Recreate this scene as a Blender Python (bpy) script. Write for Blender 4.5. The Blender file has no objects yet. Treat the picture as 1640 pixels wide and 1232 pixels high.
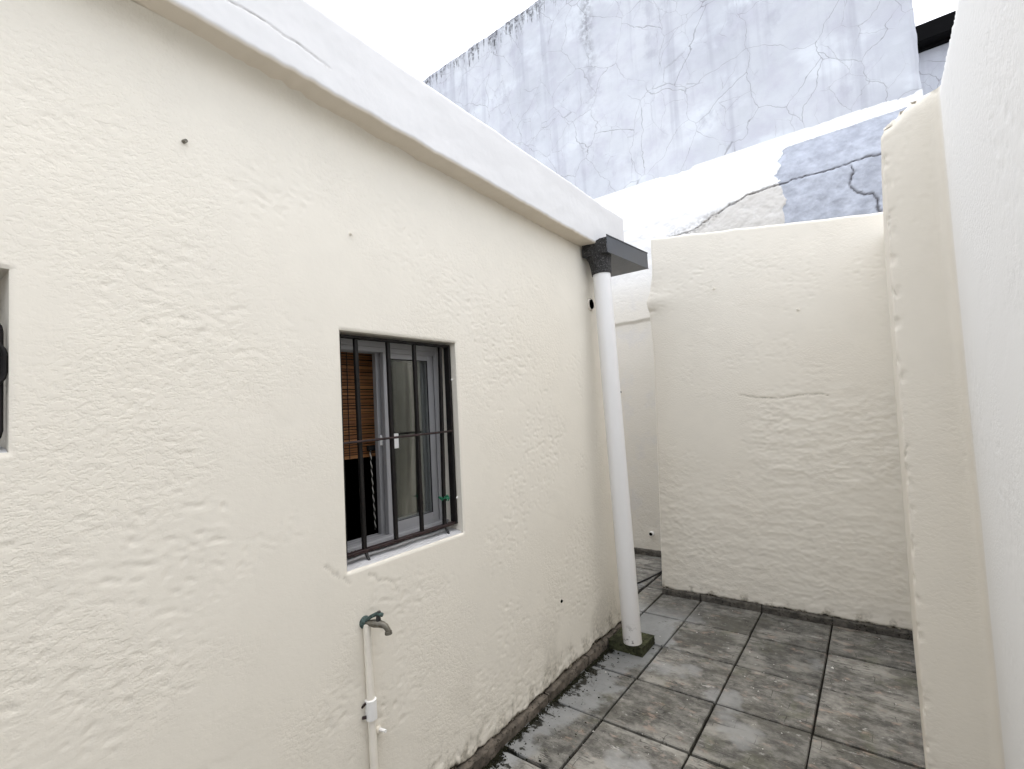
import bpy, bmesh, math, random
import numpy as np
from mathutils import Vector, Matrix

S = bpy.context.scene
COL = S.collection
R_ = math.radians
random.seed(7)
rng = np.random.default_rng(7)

# ------------------------------------------------------------------ camera
YAW, PITCH, ROLL = 0.6466, 0.0501, 0.0503
cam_d = bpy.data.cameras.new('camera')
cam_d.sensor_width = 36.0
cam_d.lens = 771.0 / 1640.0 * 36.0
cam_d.clip_start = 0.02
cam_d.clip_end = 2000
cam = bpy.data.objects.new('camera', cam_d)
COL.objects.link(cam)
_m = Matrix.Rotation(YAW, 3, 'Z') @ Matrix.Rotation(PITCH, 3, 'X') @ Matrix.Rotation(ROLL, 3, 'Y')
_b = Matrix(((1, 0, 0), (0, 0, -1), (0, 1, 0)))      # camera looks along local +Y
cam.matrix_world = Matrix.Translation((1.1245, -3.2544, 1.4626)) @ (_m @ _b).to_4x4()
S.camera = cam

# ------------------------------------------------------------------ sky and sun (overcast)
SUN_EL, SUN_AZ = R_(75), R_(12)           # azimuth clockwise from +y
w = bpy.data.worlds.new('World')
S.world = w
w.use_nodes = True
nt = w.node_tree
nt.nodes.clear()
sky = nt.nodes.new('ShaderNodeTexSky')
sky.sky_type = 'NISHITA'
sky.sun_disc = False
sky.sun_elevation = SUN_EL
sky.sun_rotation = SUN_AZ
sky.air_density = 1.0
sky.dust_density = 5.0
sky.ozone_density = 1.0
hs = nt.nodes.new('ShaderNodeHueSaturation')
hs.inputs['Saturation'].default_value = 0.45
bg = nt.nodes.new('ShaderNodeBackground')
bg.inputs['Strength'].default_value = 0.15
wo = nt.nodes.new('ShaderNodeOutputWorld')
nt.links.new(sky.outputs[0], hs.inputs['Color'])
ov = nt.nodes.new('ShaderNodeMix')          # even cloud cover over the clear-sky model
ov.data_type = 'RGBA'
ov.inputs[0].default_value = 0.75
ov.inputs[7].default_value = (4.3, 4.45, 4.75, 1.0)
nt.links.new(hs.outputs[0], ov.inputs[6])
nt.links.new(ov.outputs[2], bg.inputs['Color'])
nt.links.new(bg.outputs[0], wo.inputs['Surface'])

sd = bpy.data.lights.new('sun', 'SUN')
sd.energy = 0.6
sd.angle = R_(60)
sd.color = (1.0, 0.97, 0.93)
sun = bpy.data.objects.new('sun', sd)
COL.objects.link(sun)
dirv = Vector((math.sin(SUN_AZ) * math.cos(SUN_EL), math.cos(SUN_AZ) * math.cos(SUN_EL), math.sin(SUN_EL)))
sun.rotation_euler = dirv.to_track_quat('Z', 'Y').to_euler()
sun.location = dirv * 30

S.view_settings.view_transform = 'Standard'
S.view_settings.look = 'None'
S.view_settings.gamma = 1.0
S.view_settings.use_curve_mapping = False
S.view_settings.exposure = 1.58
S.cycles.use_denoising = True
S.cycles.use_adaptive_sampling = True
S.cycles.adaptive_threshold = 0.02
S.cycles.max_bounces = 6
S.cycles.diffuse_bounces = 4
S.cycles.transparent_max_bounces = 12

# ------------------------------------------------------------------ noise in numpy
def perlin(x, y, seed=0):
    g = np.random.default_rng(seed)
    perm = g.permutation(512)
    ang = g.random(512) * 2 * np.pi
    gx, gy = np.cos(ang), np.sin(ang)
    xi = np.floor(x).astype(int)
    yi = np.floor(y).astype(int)
    xf, yf = x - xi, y - yi
    def h(i, j):
        return perm[(perm[i & 511] + j) & 511]
    def dot(i, j, dx, dy):
        k = h(i, j)
        return gx[k] * dx + gy[k] * dy
    u = xf * xf * xf * (xf * (xf * 6 - 15) + 10)
    v = yf * yf * yf * (yf * (yf * 6 - 15) + 10)
    a = dot(xi, yi, xf, yf); b = dot(xi + 1, yi, xf - 1, yf)
    c = dot(xi, yi + 1, xf, yf - 1); d = dot(xi + 1, yi + 1, xf - 1, yf - 1)
    return 1.5 * ((a * (1 - u) + b * u) * (1 - v) + (c * (1 - u) + d * u) * v)

def fbm(x, y, seed=0, octv=4, gain=0.5):
    s = 0; a = 1.0; f = 1.0
    for i in range(octv):
        s = s + a * perlin(x * f + 17.3 * i, y * f - 9.1 * i, seed + i)
        a *= gain; f *= 2.03
    return s

def sstep(a, b, x):
    t = np.clip((x - a) / (b - a), 0, 1)
    return t * t * (3 - 2 * t)

def poly_dist(x, y, pts):
    d = np.full(np.shape(x), 1e9)
    for (x0, y0), (x1, y1) in zip(pts[:-1], pts[1:]):
        dx, dy = x1 - x0, y1 - y0
        L = dx * dx + dy * dy
        t = np.clip(((x - x0) * dx + (y - y0) * dy) / L, 0, 1)
        d = np.minimum(d, np.hypot(x - x0 - t * dx, y - y0 - t * dy))
    return d

def plaster_relief(s, t, seed, amp=1.0, patch_bias=0.0):
    """hand-trowelled render: smooth areas and rough, lumpy patches with slanting strokes (metres)"""
    und = 0.0018 * fbm(s * 1.3, t * 1.3, seed, 3)
    patch = sstep(-0.30, 0.40, fbm(s * 1.9 + 5, t * 1.9, seed + 20, 4, 0.6) + patch_bias)
    ws = s + 0.008 * perlin(s * 13, t * 13, seed + 61)
    wt = t + 0.008 * perlin(s * 13 + 3, t * 13, seed + 62)
    an = -0.28
    a = ws * math.cos(an) + wt * math.sin(an)
    b = -ws * math.sin(an) + wt * math.cos(an)
    grain = 0.7 * perlin(a * 30, b * 58, seed + 40) + 1.0 * perlin(s * 66, t * 74, seed + 50)
    scar = sstep(0.36, 0.43, perlin(a * 24, b * 62, seed + 70)) * sstep(0.0, 0.25, perlin(s * 3.3, t * 3.3, seed + 72))
    chip = sstep(0.47, 0.53, perlin(a * 12 + 7, b * 26, seed + 78))
    bump = sstep(0.40, 0.50, perlin(a * 24 + 4, b * 55, seed + 73)) * sstep(0.0, 0.25, perlin(s * 2.7, t * 2.7 + 8, seed + 74))
    step = sstep(-0.012, 0.012, perlin(a * 2.6, b * 6.5, seed + 75) + 0.2 * perlin(a * 14, b * 30, seed + 76)) * sstep(0.1, 0.4, perlin(s * 1.6, t * 1.6 + 2, seed + 77))
    pits = sstep(0.44, 0.52, perlin(a * 34 + 3, b * 62, seed + 80))
    return amp * (und + (0.10 + patch) * 0.00045 * grain - patch * (0.0016 * scar + 0.0008 * chip) + patch * 0.0009 * bump + 0.0006 * step - 0.0019 * pits * (0.08 + patch))

# ------------------------------------------------------------------ object helpers
def new_mesh(name, verts, faces, mat=None, parent=None, smooth=None):
    me = bpy.data.meshes.new(name)
    me.from_pydata([tuple(map(float, v)) for v in verts], [], [tuple(map(int, f)) for f in faces])
    me.update()
    if smooth is not None:
        me.shade_smooth()
        me.set_sharp_from_angle(angle=R_(smooth))
    return link(name, me, mat, parent)

def link(name, me, mat=None, parent=None):
    o = bpy.data.objects.new(name, me)
    COL.objects.link(o)
    if mat is not None and not me.materials:
        me.materials.append(mat)
    if parent is not None:
        o.parent = parent
        o.matrix_parent_inverse = parent.matrix_world.inverted() if False else Matrix.Translation(-parent.location)
    return o

def empty(name, loc=(0, 0, 0)):
    o = bpy.data.objects.new(name, None)
    o.empty_display_size = 0.1
    o.location = loc
    COL.objects.link(o)
    return o

def tag(o, label, cat, group=None, kind=None):
    o['label'] = label
    if cat:
        o['category'] = cat
    if group:
        o['group'] = group
    if kind:
        o['kind'] = kind
    return o

def bm_obj(name, bm, mat, parent=None, smooth=30):
    bmesh.ops.recalc_face_normals(bm, faces=bm.faces)
    me = bpy.data.meshes.new(name)
    bm.to_mesh(me)
    bm.free()
    me.update()
    if smooth is not None:
        me.shade_smooth()
        me.set_sharp_from_angle(angle=R_(smooth))
    return link(name, me, mat, parent)

def bm_box(bm, lo, hi, bevel=0.0, seg=2):
    r = bmesh.ops.create_cube(bm, size=1.0)
    lo, hi = Vector(lo), Vector(hi)
    for v in r['verts']:
        v.co = Vector((lo[i] + (v.co[i] + 0.5) * (hi[i] - lo[i]) for i in range(3)))
    if bevel > 0:
        es = list({e for v in r['verts'] for e in v.link_edges})
        bmesh.ops.bevel(bm, geom=es, offset=bevel, segments=seg, affect='EDGES', profile=0.5)
    return bm

def box(name, lo, hi, mat, parent=None, bevel=0.0, seg=2):
    return bm_obj(name, bm_box(bmesh.new(), lo, hi, bevel, seg), mat, parent)

def bm_tube(bm, pts, radii, seg=12, caps=True):
    pts = [Vector(p) for p in pts]
    if not hasattr(radii, '__len__'):
        radii = [radii] * len(pts)
    up = Vector((0.123, 0.31, 0.94)).normalized()
    rings = []
    for i, p in enumerate(pts):
        d = (pts[min(i + 1, len(pts) - 1)] - pts[max(i - 1, 0)])
        if d.length < 1e-9:
            d = pts[i] - pts[i - 2] if i > 1 else Vector((0, 0, 1))
        d.normalize()
        if abs(d.dot(up)) > 0.97:
            up = Vector((0.9, 0.3, 0.1)).normalized()
        a = d.cross(up).normalized()
        b = d.cross(a).normalized()
        rings.append([bm.verts.new(p + radii[i] * (math.cos(2 * math.pi * k / seg) * a + math.sin(2 * math.pi * k / seg) * b)) for k in range(seg)])
    for r0, r1 in zip(rings[:-1], rings[1:]):
        for k in range(seg):
            bm.faces.new((r0[k], r0[(k + 1) % seg], r1[(k + 1) % seg], r1[k]))
    if caps:
        bm.faces.new(list(reversed(rings[0])))
        bm.faces.new(rings[-1])
    return bm

def tube(name, pts, radii, mat, parent=None, seg=12, caps=True, smooth=40):
    return bm_obj(name, bm_tube(bmesh.new(), pts, radii, seg, caps), mat, parent, smooth)

def relief(name, ss, tt, pos, back, mat, parent=None, holes=(), attrs=None, flip=False, smooth=55):
    """a wall face as a fine displaced grid with openings; every open border is returned backwards by back(v, is_hole)"""
    ns, n_t = len(ss), len(tt)
    Sg, Tg = np.meshgrid(ss, tt, indexing='ij')
    V = pos(Sg, Tg).reshape(-1, 3)
    sc = 0.5 * (ss[:-1] + ss[1:]); tc = 0.5 * (tt[:-1] + tt[1:])
    Sc, Tc = np.meshgrid(sc, tc, indexing='ij')
    keep = np.ones(Sc.shape, bool)
    for (s0, s1, t0, t1) in holes:
        keep &= ~((Sc > s0) & (Sc < s1) & (Tc > t0) & (Tc < t1))
    I, J = np.nonzero(keep)
    idx = lambda i, j: i * n_t + j
    F = np.stack([idx(I, J), idx(I + 1, J), idx(I + 1, J + 1), idx(I, J + 1)], 1)
    if flip:
        F = F[:, ::-1]
    edges = np.concatenate([F[:, [0, 1]], F[:, [1, 2]], F[:, [2, 3]], F[:, [3, 0]]])
    key = np.sort(edges, 1)
    code = key[:, 0].astype(np.int64) * len(V) + key[:, 1]
    u, inv, cnt = np.unique(code, return_inverse=True, return_counts=True)
    bd = edges[cnt[inv] == 1]
    bi, bj = bd // n_t, bd % n_t
    outer = ((bi[:, 0] == bi[:, 1]) & ((bi[:, 0] == 0) | (bi[:, 0] == ns - 1))) | ((bj[:, 0] == bj[:, 1]) & ((bj[:, 0] == 0) | (bj[:, 0] == n_t - 1)))
    verts = [V]; n0 = len(V); faces = [F]
    for hole in (False, True):
        e = bd[outer != hole]
        if len(e) == 0:
            continue
        vs = np.unique(e)
        B = back(V[vs], hole)
        base = sum(len(v) for v in verts)
        mp = {int(a): base + k for k, a in enumerate(vs)}
        verts.append(B)
        faces.append(np.array([[b, a, mp[int(a)], mp[int(b)]] for a, b in e]))
        if not hole and len(holes) == 0:
            c = [mp[idx(0, 0)], mp[idx(0, n_t - 1)], mp[idx(ns - 1, n_t - 1)], mp[idx(ns - 1, 0)]]
            faces.append(np.array([c if not flip else c[::-1]]))
    allV = np.concatenate(verts); allF = np.concatenate(faces)
    used = np.zeros(len(allV), bool); used[allF.ravel()] = True
    remap = np.cumsum(used) - 1
    allF = remap[allF]; 
    me = bpy.data.meshes.new(name)
    me.from_pydata(allV[used].tolist(), [], allF.tolist())
    me.update()
    me.shade_smooth()
    me.set_sharp_from_angle(angle=R_(smooth))
    if attrs is not None:
        for an, fn in attrs.items():
            a = me.attributes.new(an, 'FLOAT', 'POINT')
            val = np.zeros(len(allV)); val[:n0] = fn(Sg, Tg).ravel()
            a.data.foreach_set('value', val[used].astype(np.float32))
    return link(name, me, mat, parent)

def axis(*segs):
    """segs: (start, stop, step) ... joined ascending coordinates"""
    out = []
    for a, b, st in segs:
        n = max(1, int(round((b - a) / st)))
        out.append(np.linspace(a, b, n + 1)[:-1])
    out.append(np.array([segs[-1][1]]))
    return np.concatenate(out)

# ------------------------------------------------------------------ materials
class N:
    def __init__(self, name):
        self.m = bpy.data.materials.new(name)
        self.m.use_nodes = True
        self.t = self.m.node_tree
        self.t.nodes.clear()
        self.out = self.t.nodes.new('ShaderNodeOutputMaterial')
        self.b = self.t.nodes.new('ShaderNodeBsdfPrincipled')
        self.t.links.new(self.b.outputs[0], self.out.inputs[0])
        self.geo = None
    def n(self, typ, ins=None, **kw):
        nd = self.t.nodes.new(typ)
        for k, v in kw.items():
            setattr(nd, k, v)
        for k, v in (ins or {}).items():
            self.s(nd.inputs[k], v)
        return nd
    def s(self, sock, v):
        if isinstance(v, bpy.types.NodeSocket):
            self.t.links.new(v, sock)
        elif isinstance(v, bpy.types.Node):
            self.t.links.new(v.outputs[0], sock)
        else:
            sock.default_value = v
    def pos(self):
        if self.geo is None:
            self.geo = self.n('ShaderNodeNewGeometry')
        return self.geo.outputs['Position']
    def xyz(self):
        return self.n('ShaderNodeSeparateXYZ', {0: self.pos()})
    def obj(self):
        return self.n('ShaderNodeTexCoord').outputs['Object']
    def mapv(self, vec, scale=(1, 1, 1), rot=(0, 0, 0), loc=(0, 0, 0)):
        return self.n('ShaderNodeMapping', {0: vec, 'Scale': scale, 'Rotation': rot, 'Location': loc}).outputs[0]
    def noise(self, vec, scale, detail=4, rough=0.55, dist=0.0):
        return self.n('ShaderNodeTexNoise', {'Vector': vec, 'Scale': scale, 'Detail': detail, 'Roughness': rough, 'Distortion': dist}).outputs[0]
    def math(self, op, a, b=0.0, c=0.0, clamp=False):
        nd = self.n('ShaderNodeMath', {0: a, 1: b, 2: c}, operation=op)
        nd.use_clamp = clamp
        return nd.outputs[0]
    def ramp(self, v, a, b, lo=0.0, hi=1.0):
        nd = self.n('ShaderNodeMapRange', {'Value': v, 'From Min': a, 'From Max': b, 'To Min': lo, 'To Max': hi}, interpolation_type='SMOOTHSTEP')
        return nd.outputs[0]
    def mix(self, fac, a, b, typ='MIX'):
        nd = self.n('ShaderNodeMix', data_type='RGBA', blend_type=typ)
        self.s(nd.inputs[0], fac)
        for i, v in ((6, a), (7, b)):
            if isinstance(v, tuple) and len(v) == 3:
                v = v + (1.0,)
            self.s(nd.inputs[i], v)
        return nd.outputs[2]
    def bump(self, h, strength=0.5, dist=0.01, nrm=None):
        nd = self.n('ShaderNodeBump', {'Height': h, 'Strength': strength, 'Distance': dist})
        if nrm is not None:
            self.s(nd.inputs['Normal'], nrm)
        return nd.outputs[0]
    def attr(self, name):
        return self.n('ShaderNodeAttribute', attribute_name=name).outputs['Fac']
    def fin(self, color=None, rough=None, normal=None, spec=None, metal=None):
        if color is not None:
            if isinstance(color, tuple) and len(color) == 3:
                color = color + (1.0,)
            self.s(self.b.inputs['Base Color'], color)
        if rough is not None:
            self.s(self.b.inputs['Roughness'], rough)
        if normal is not None:
            self.s(self.b.inputs['Normal'], normal)
        if spec is not None:
            self.s(self.b.inputs['Specular IOR Level'], spec)
        if metal is not None:
            self.s(self.b.inputs['Metallic'], metal)
        return self.m

def m_plaster(name, col, tint, bump=0.6, white=None):
    k = N(name)
    p = k.pos()
    big = k.ramp(k.noise(p, 1.1, 3), 0.35, 0.7)
    med = k.noise(p, 9.0, 4, 0.6)
    c = k.mix(k.math('MULTIPLY', big, 0.55), col, tint)
    c = k.mix(k.ramp(med, 0.3, 0.75, 0.0, 0.20), c, tuple(x * 0.86 for x in col))
    if white is not None:
        c = k.mix(k.attr('white'), c, white)
    d = k.attr('dirt')
    dn = k.noise(p, 55, 4, 0.65)
    dd = k.math('MULTIPLY', d, k.ramp(dn, 0.30, 0.62), clamp=True)
    c = k.mix(k.math('MULTIPLY', d, 0.35, clamp=True), c, (0.50, 0.42, 0.28))
    c = k.mix(dd, c, (0.05, 0.043, 0.032))
    h = k.noise(k.mapv(p, (1, 1, 1.35)), 74, 2.0, 0.6)
    h = k.ramp(h, 0.30, 0.60)
    h = k.math('MULTIPLY', h, k.ramp(k.noise(p, 2.2, 2), 0.40, 0.62, 0.15, 1.0))
    nrm = k.bump(h, bump, 0.0012)
    return k.fin(c, 0.88, nrm, 0.25)

M = {}
M['cream'] = m_plaster('cream_render', (0.785, 0.742, 0.655), (0.772, 0.722, 0.622))
M['cream_pier'] = m_plaster('cream_wall', (0.785, 0.745, 0.665), (0.77, 0.72, 0.63), 0.5)
M['cream_right'] = m_plaster('cream_and_white_wall', (0.735, 0.69, 0.605), (0.72, 0.665, 0.57), 0.4, (0.83, 0.825, 0.81))
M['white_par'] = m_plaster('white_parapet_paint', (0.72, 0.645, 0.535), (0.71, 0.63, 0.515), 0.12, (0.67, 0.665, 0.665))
M['white_sill'] = m_plaster('white_sill_paint', (0.80, 0.80, 0.81), (0.78, 0.78, 0.78), 0.15)

def m_back():
    k = N('back_wall_paint')
    p = k.pos(); sp = k.xyz()
    g = k.attr('bare')
    c = k.mix(k.noise(p, 2.2, 4), (0.79, 0.755, 0.69), (0.765, 0.725, 0.65))
    up = k.ramp(sp.outputs[2], 2.3, 2.9)
    c = k.mix(up, c, (0.83, 0.83, 0.83))
    c = k.mix(k.ramp(k.noise(k.mapv(p, (1, 1, 1), (0, 0, 0), (3, 3, 1)), 5, 5, 0.65), 0.5, 0.7, 0, 0.35), c, (0.66, 0.65, 0.66))
    c = k.mix(k.math('MULTIPLY', k.attr('worn_shade'), k.ramp(k.noise(p, 8, 5, 0.7), 0.25, 0.5, 0.6, 1.0)), c, (0.60, 0.58, 0.55))  # flaked cream-grey below the crack; dimmer light on the upright face painted in
    n1 = k.noise(p, 9, 6, 0.65)
    n2 = k.noise(p, 22, 5, 0.7)
    bare = k.mix(k.ramp(n1, 0.3, 0.72), (0.35, 0.37, 0.425), (0.50, 0.53, 0.60))
    bare = k.mix(k.ramp(n2, 0.56, 0.72, 0, 0.45), bare, (0.30, 0.31, 0.35))
    e = k.math('ADD', g, k.math('MULTIPLY', k.math('SUBTRACT', k.noise(p, 30, 4, 0.7), 0.5), 0.5))
    c = k.mix(k.ramp(e, 0.44, 0.56), c, bare)
    cr = k.attr('dirt')
    c = k.mix(k.math('MULTIPLY', cr, 0.85, clamp=True), c, (0.09, 0.08, 0.075))
    h = k.math('ADD', k.noise(p, 70, 5, 0.65), k.math('MULTIPLY', n2, 0.8))
    return k.fin(c, 0.9, k.bump(h, 0.4, 0.006), 0.2)
M['back'] = m_back()

def m_blue():
    k = N('weathered_pale_blue_wall')
    p = k.pos(); sp = k.xyz()
    x, z = sp.outputs[0], sp.outputs[2]
    n0 = k.noise(p, 0.8, 5, 0.6)
    n1 = k.noise(p, 4.0, 6, 0.65)
    c = k.mix(k.ramp(n0, 0.32, 0.68), (0.555, 0.58, 0.635), (0.68, 0.705, 0.75))
    c = k.mix(k.ramp(n1, 0.42, 0.70, 0, 0.55), c, (0.54, 0.54, 0.62))
    # horizontal repaint bands and pale blotches
    band = k.noise(k.mapv(p, (0.8, 1, 1.3), (0, 0, 0), (5, 0, 2)), 1.9, 5, 0.6)
    c = k.mix(k.ramp(band, 0.50, 0.66, 0, 0.6), c, (0.76, 0.80, 0.85))
    blot = k.noise(k.mapv(p, (1, 1, 0.8), (0, 0, 0), (1, 0, 7)), 2.7, 6, 0.7)
    c = k.mix(k.ramp(blot, 0.54, 0.70, 0, 0.42), c, (0.40, 0.41, 0.47))
    # faint vertical streaks
    st = k.noise(k.mapv(p, (7, 7, 0.35)), 1.0, 5, 0.6)
    c = k.mix(k.ramp(st, 0.50, 0.72, 0, 0.50), c, (0.42, 0.43, 0.49))
    # the single dark run below the top edge
    wob = k.math('MULTIPLY', k.math('SUBTRACT', k.noise(p, 3.5, 4), 0.5), 0.22)
    dx = k.math('ABSOLUTE', k.math('ADD', k.math('ADD', x, 1.165), wob))
    run = k.math('MULTIPLY', k.ramp(dx, 0.11, 0.0), k.ramp(z, 4.6, 5.9, 0.12, 1.0))
    run = k.math('MULTIPLY', run, k.ramp(k.noise(p, 16, 5, 0.75), 0.38, 0.60))
    c = k.mix(k.math('MULTIPLY', run, 0.6), c, (0.16, 0.16, 0.18))
    # black mould along the top
    top = k.math('SUBTRACT', 6.36, z)
    ms = k.noise(k.mapv(p, (14, 14, 1.6)), 1.3, 6, 0.75)
    lim = k.math('MULTIPLY', k.ramp(ms, 0.36, 0.74), 0.42)
    mould = k.ramp(k.math('SUBTRACT', top, lim), 0.09, -0.10)
    mould = k.math('MULTIPLY', mould, k.ramp(k.noise(p, 24, 5, 0.75), 0.36, 0.60))
    mould = k.math('MULTIPLY', mould, k.ramp(x, -0.8, -2.2))
    c = k.mix(k.math('MULTIPLY', mould, 0.92), c, (0.035, 0.033, 0.037))
    # map cracking: warped cells, with only some of the edges open
    def cracks(scale, wid, seed, cover):
        wv = k.n('ShaderNodeTexNoise', {'Vector': k.mapv(p, (1, 1, 1), (0, 0, 0), (seed, seed, 0)), 'Scale': scale * 1.1, 'Detail': 4.0}).outputs['Color']
        dv = k.n('ShaderNodeVectorMath', {0: wv, 1: (0.5, 0.5, 0.5)}, operation='SUBTRACT').outputs[0]
        sv = k.n('ShaderNodeVectorMath', {0: dv, 'Scale': 0.75 / scale}, operation='SCALE').outputs[0]
        av = k.n('ShaderNodeVectorMath', {0: p, 1: sv}, operation='ADD').outputs[0]
        flat = k.mapv(av, (1, 0.0, 0.8), (0, 0, 0), (seed * 1.7, 0, seed))
        v = k.n('ShaderNodeTexVoronoi', {'Vector': flat, 'Scale': scale}, feature='DISTANCE_TO_EDGE').outputs['Distance']
        ln = k.ramp(v, wid, wid * 0.25)
        msk = k.ramp(k.noise(k.mapv(p, (1, 1, 1), (0, 0, 0), (seed * 3, 0, seed)), 1.5, 4), 0.52 - cover, 0.62 - cover)
        return k.math('MULTIPLY', ln, msk)
    c1 = cracks(2.4, 0.0062, 3.0, 0.14)
    c2 = cracks(4.6, 0.0085, 8.0, 0.07)
    cr = k.math('MAXIMUM', c1, k.math('MULTIPLY', c2, 0.7))
    c = k.mix(k.math('MULTIPLY', cr, 0.5), c, (0.16, 0.15, 0.17))
    h = k.math('SUBTRACT', k.math('MULTIPLY', k.noise(p, 40, 5, 0.65), 0.5), cr)
    return k.fin(c, 0.9, k.bump(h, 0.35, 0.006), 0.2)
M['blue'] = m_blue()

def m_tile():
    k = N('worn_cement_paving')
    p = k.pos(); sp = k.xyz(); x, y = sp.outputs[0], sp.outputs[1]
    o = k.obj()
    oi = k.n('ShaderNodeObjectInfo').outputs['Random']
    n1 = k.noise(p, 3.2, 5, 0.65)
    n2 = k.noise(k.mapv(p, (1.5, 2.3, 1)), 8.0, 6, 0.75)
    n3 = k.noise(p, 70, 3, 0.75)
    c = k.mix(k.ramp(n2, 0.34, 0.68), (0.054, 0.052, 0.047), (0.195, 0.189, 0.174))
    c = k.mix(k.ramp(k.noise(k.mapv(p, (1, 1.4, 1), (0, 0, 0), (6, 1, 0)), 2.3, 5, 0.65), 0.47, 0.62, 0.0, 0.70), c, (0.062, 0.058, 0.046))       # damp grime
    c = k.mix(k.ramp(k.noise(k.mapv(p, (1, 1.5, 1), (0, 0, 0), (1, 9, 0)), 3.1, 5, 0.65), 0.50, 0.64, 0.0, 0.60), c, (0.30, 0.29, 0.265))         # worn pale face
    c = k.mix(k.ramp(k.noise(p, 5.5, 5, 0.6, 0.6), 0.56, 0.70, 0, 0.35), c, (0.095, 0.098, 0.055))      # algae
    c = k.mix(k.ramp(k.noise(k.mapv(p, (1, 1.7, 1), (0, 0, 0), (4, 2, 0)), 8.5, 5, 0.7), 0.56, 0.68, 0, 0.55), c, (0.31, 0.23, 0.185))   # reddish body
    c = k.mix(k.ramp(k.noise(k.mapv(p, (1, 1.9, 1), (0, 0, 0), (9, 5, 0)), 9.5, 5, 0.72), 0.60, 0.70, 0, 0.8), c, (0.36, 0.355, 0.34))   # lime bloom
    c = k.mix(k.ramp(n3, 0.64, 0.74, 0, 0.6), c, (0.42, 0.41, 0.37))
    c = k.mix(k.ramp(n3, 0.38, 0.26, 0, 0.75), c, (0.025, 0.024, 0.02))
    ls = k.noise(k.mapv(p, (1.2, 7.5, 1), (0, 0, 0.12), (2, 4, 0)), 2.2, 4, 0.6)
    lay = k.math('MULTIPLY', k.ramp(k.math('ABSOLUTE', k.math('SUBTRACT', ls, 0.5)), 0.016, 0.004), k.ramp(k.noise(p, 7, 3), 0.50, 0.60))
    c = k.mix(k.math('MULTIPLY', lay, 0.8), c, (0.02, 0.019, 0.016))                                      # chipped strata lines
    # smooth cement-filmed zone beside the house and by the pipe, damp
    edge = k.math('ADD', k.math('ADD', x, k.math('MULTIPLY', y, -0.10)), k.math('MULTIPLY', k.math('SUBTRACT', k.noise(p, 4, 5, 0.6), 0.5), 0.75))
    film = k.math('MULTIPLY', k.ramp(edge, 0.10, -0.02), k.math('MULTIPLY', k.ramp(y, 0.25, -0.1), k.ramp(n2, 0.2, 0.5, 0.55, 1.0)))
    spots = k.ramp(k.noise(k.mapv(p, (1, 1.2, 1), (0, 0, 0), (2.2, 7.7, 0)), 2.1, 4, 0.5), 0.60, 0.66)
    film = k.math('MAXIMUM', film, k.math('MULTIPLY', spots, 0.6))
    fc = k.mix(k.ramp(n1, 0.3, 0.7), (0.20, 0.207, 0.214), (0.28, 0.288, 0.294))  # pale blue-grey: sky reflection of the damp film painted into its colour
    fc = k.mix(k.ramp(n2, 0.25, 0.45, 0.5, 0), fc, (0.14, 0.14, 0.125))
    c = k.mix(k.math('MULTIPLY', film, 0.85), c, fc)
    c = k.mix(1.0, c, k.mix(oi, (0.82, 0.82, 0.80), (1.32, 1.31, 1.28)), 'MULTIPLY')
    # imprinted stone courses in the tile face
    br = k.n('ShaderNodeTexBrick', {'Vector': k.n('ShaderNodeVectorMath', {0: k.mapv(o, (1, 1, 1), (0, 0, 0), (0.31, 0.17, 0)), 1: k.n('ShaderNodeVectorMath', {0: k.n('ShaderNodeTexNoise', {'Vector': p, 'Scale': 7.0, 'Detail': 2.0}).outputs['Color'], 'Scale': 0.05}, operation='SCALE').outputs[0]}, operation='ADD').outputs[0], 'Scale': 1.0, 'Mortar Size': 0.0016, 'Mortar Smooth': 0.4, 'Brick Width': 0.17, 'Row Height': 0.062, 'Bias': 0.0})
    brl = k.math('MULTIPLY', br.outputs['Fac'], k.ramp(k.noise(p, 9, 4, 0.6), 0.50, 0.60))
    brl = k.math('MULTIPLY', brl, k.math('SUBTRACT', 1.0, k.math('MULTIPLY', film, 0.8)))
    c = k.mix(k.math('MULTIPLY', brl, 0.75), c, (0.025, 0.024, 0.02))
    # black biological crust creeping out from the foot of the house wall
    lim = k.math('ADD', -0.275, k.math('MULTIPLY', k.ramp(k.noise(k.mapv(p, (12, 17, 1)), 1.0, 5, 0.7), 0.40, 0.74), 0.15))
    crust = k.ramp(k.math('SUBTRACT', x, lim), 0.012, -0.012)
    crust = k.math('MULTIPLY', crust, k.ramp(y, -0.24, -0.34))
    crust = k.math('MULTIPLY', crust, k.ramp(x, -0.32, -0.30))
    sp2 = k.math('MULTIPLY', k.ramp(k.noise(k.mapv(p, (1, 1, 1), (0, 0, 0), (3, 1, 0)), 17, 5, 0.8, 1.2), 0.60, 0.66), k.ramp(k.math('ABSOLUTE', k.math('ADD', x, 0.15)), 0.10, 0.03))
    c = k.mix(k.math('MAXIMUM', crust, k.math('MULTIPLY', sp2, 0.9)), c, (0.013, 0.013, 0.010))
    rough = k.math('SUBTRACT', k.ramp(n2, 0.3, 0.7, 0.72, 0.92), k.math('MULTIPLY', film, 0.47))
    h = k.math('ADD', k.math('MULTIPLY', n3, 0.4), k.math('MULTIPLY', n2, 0.9))
    h = k.math('MULTIPLY', h, k.math('SUBTRACT', 1.0, k.math('MULTIPLY', film, 0.75)))
    h = k.math('SUBTRACT', h, k.math('MULTIPLY', brl, 0.6))
    return k.fin(c, rough, k.bump(h, 0.55, 0.006), 0.45)
M['tile'] = m_tile()

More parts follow.
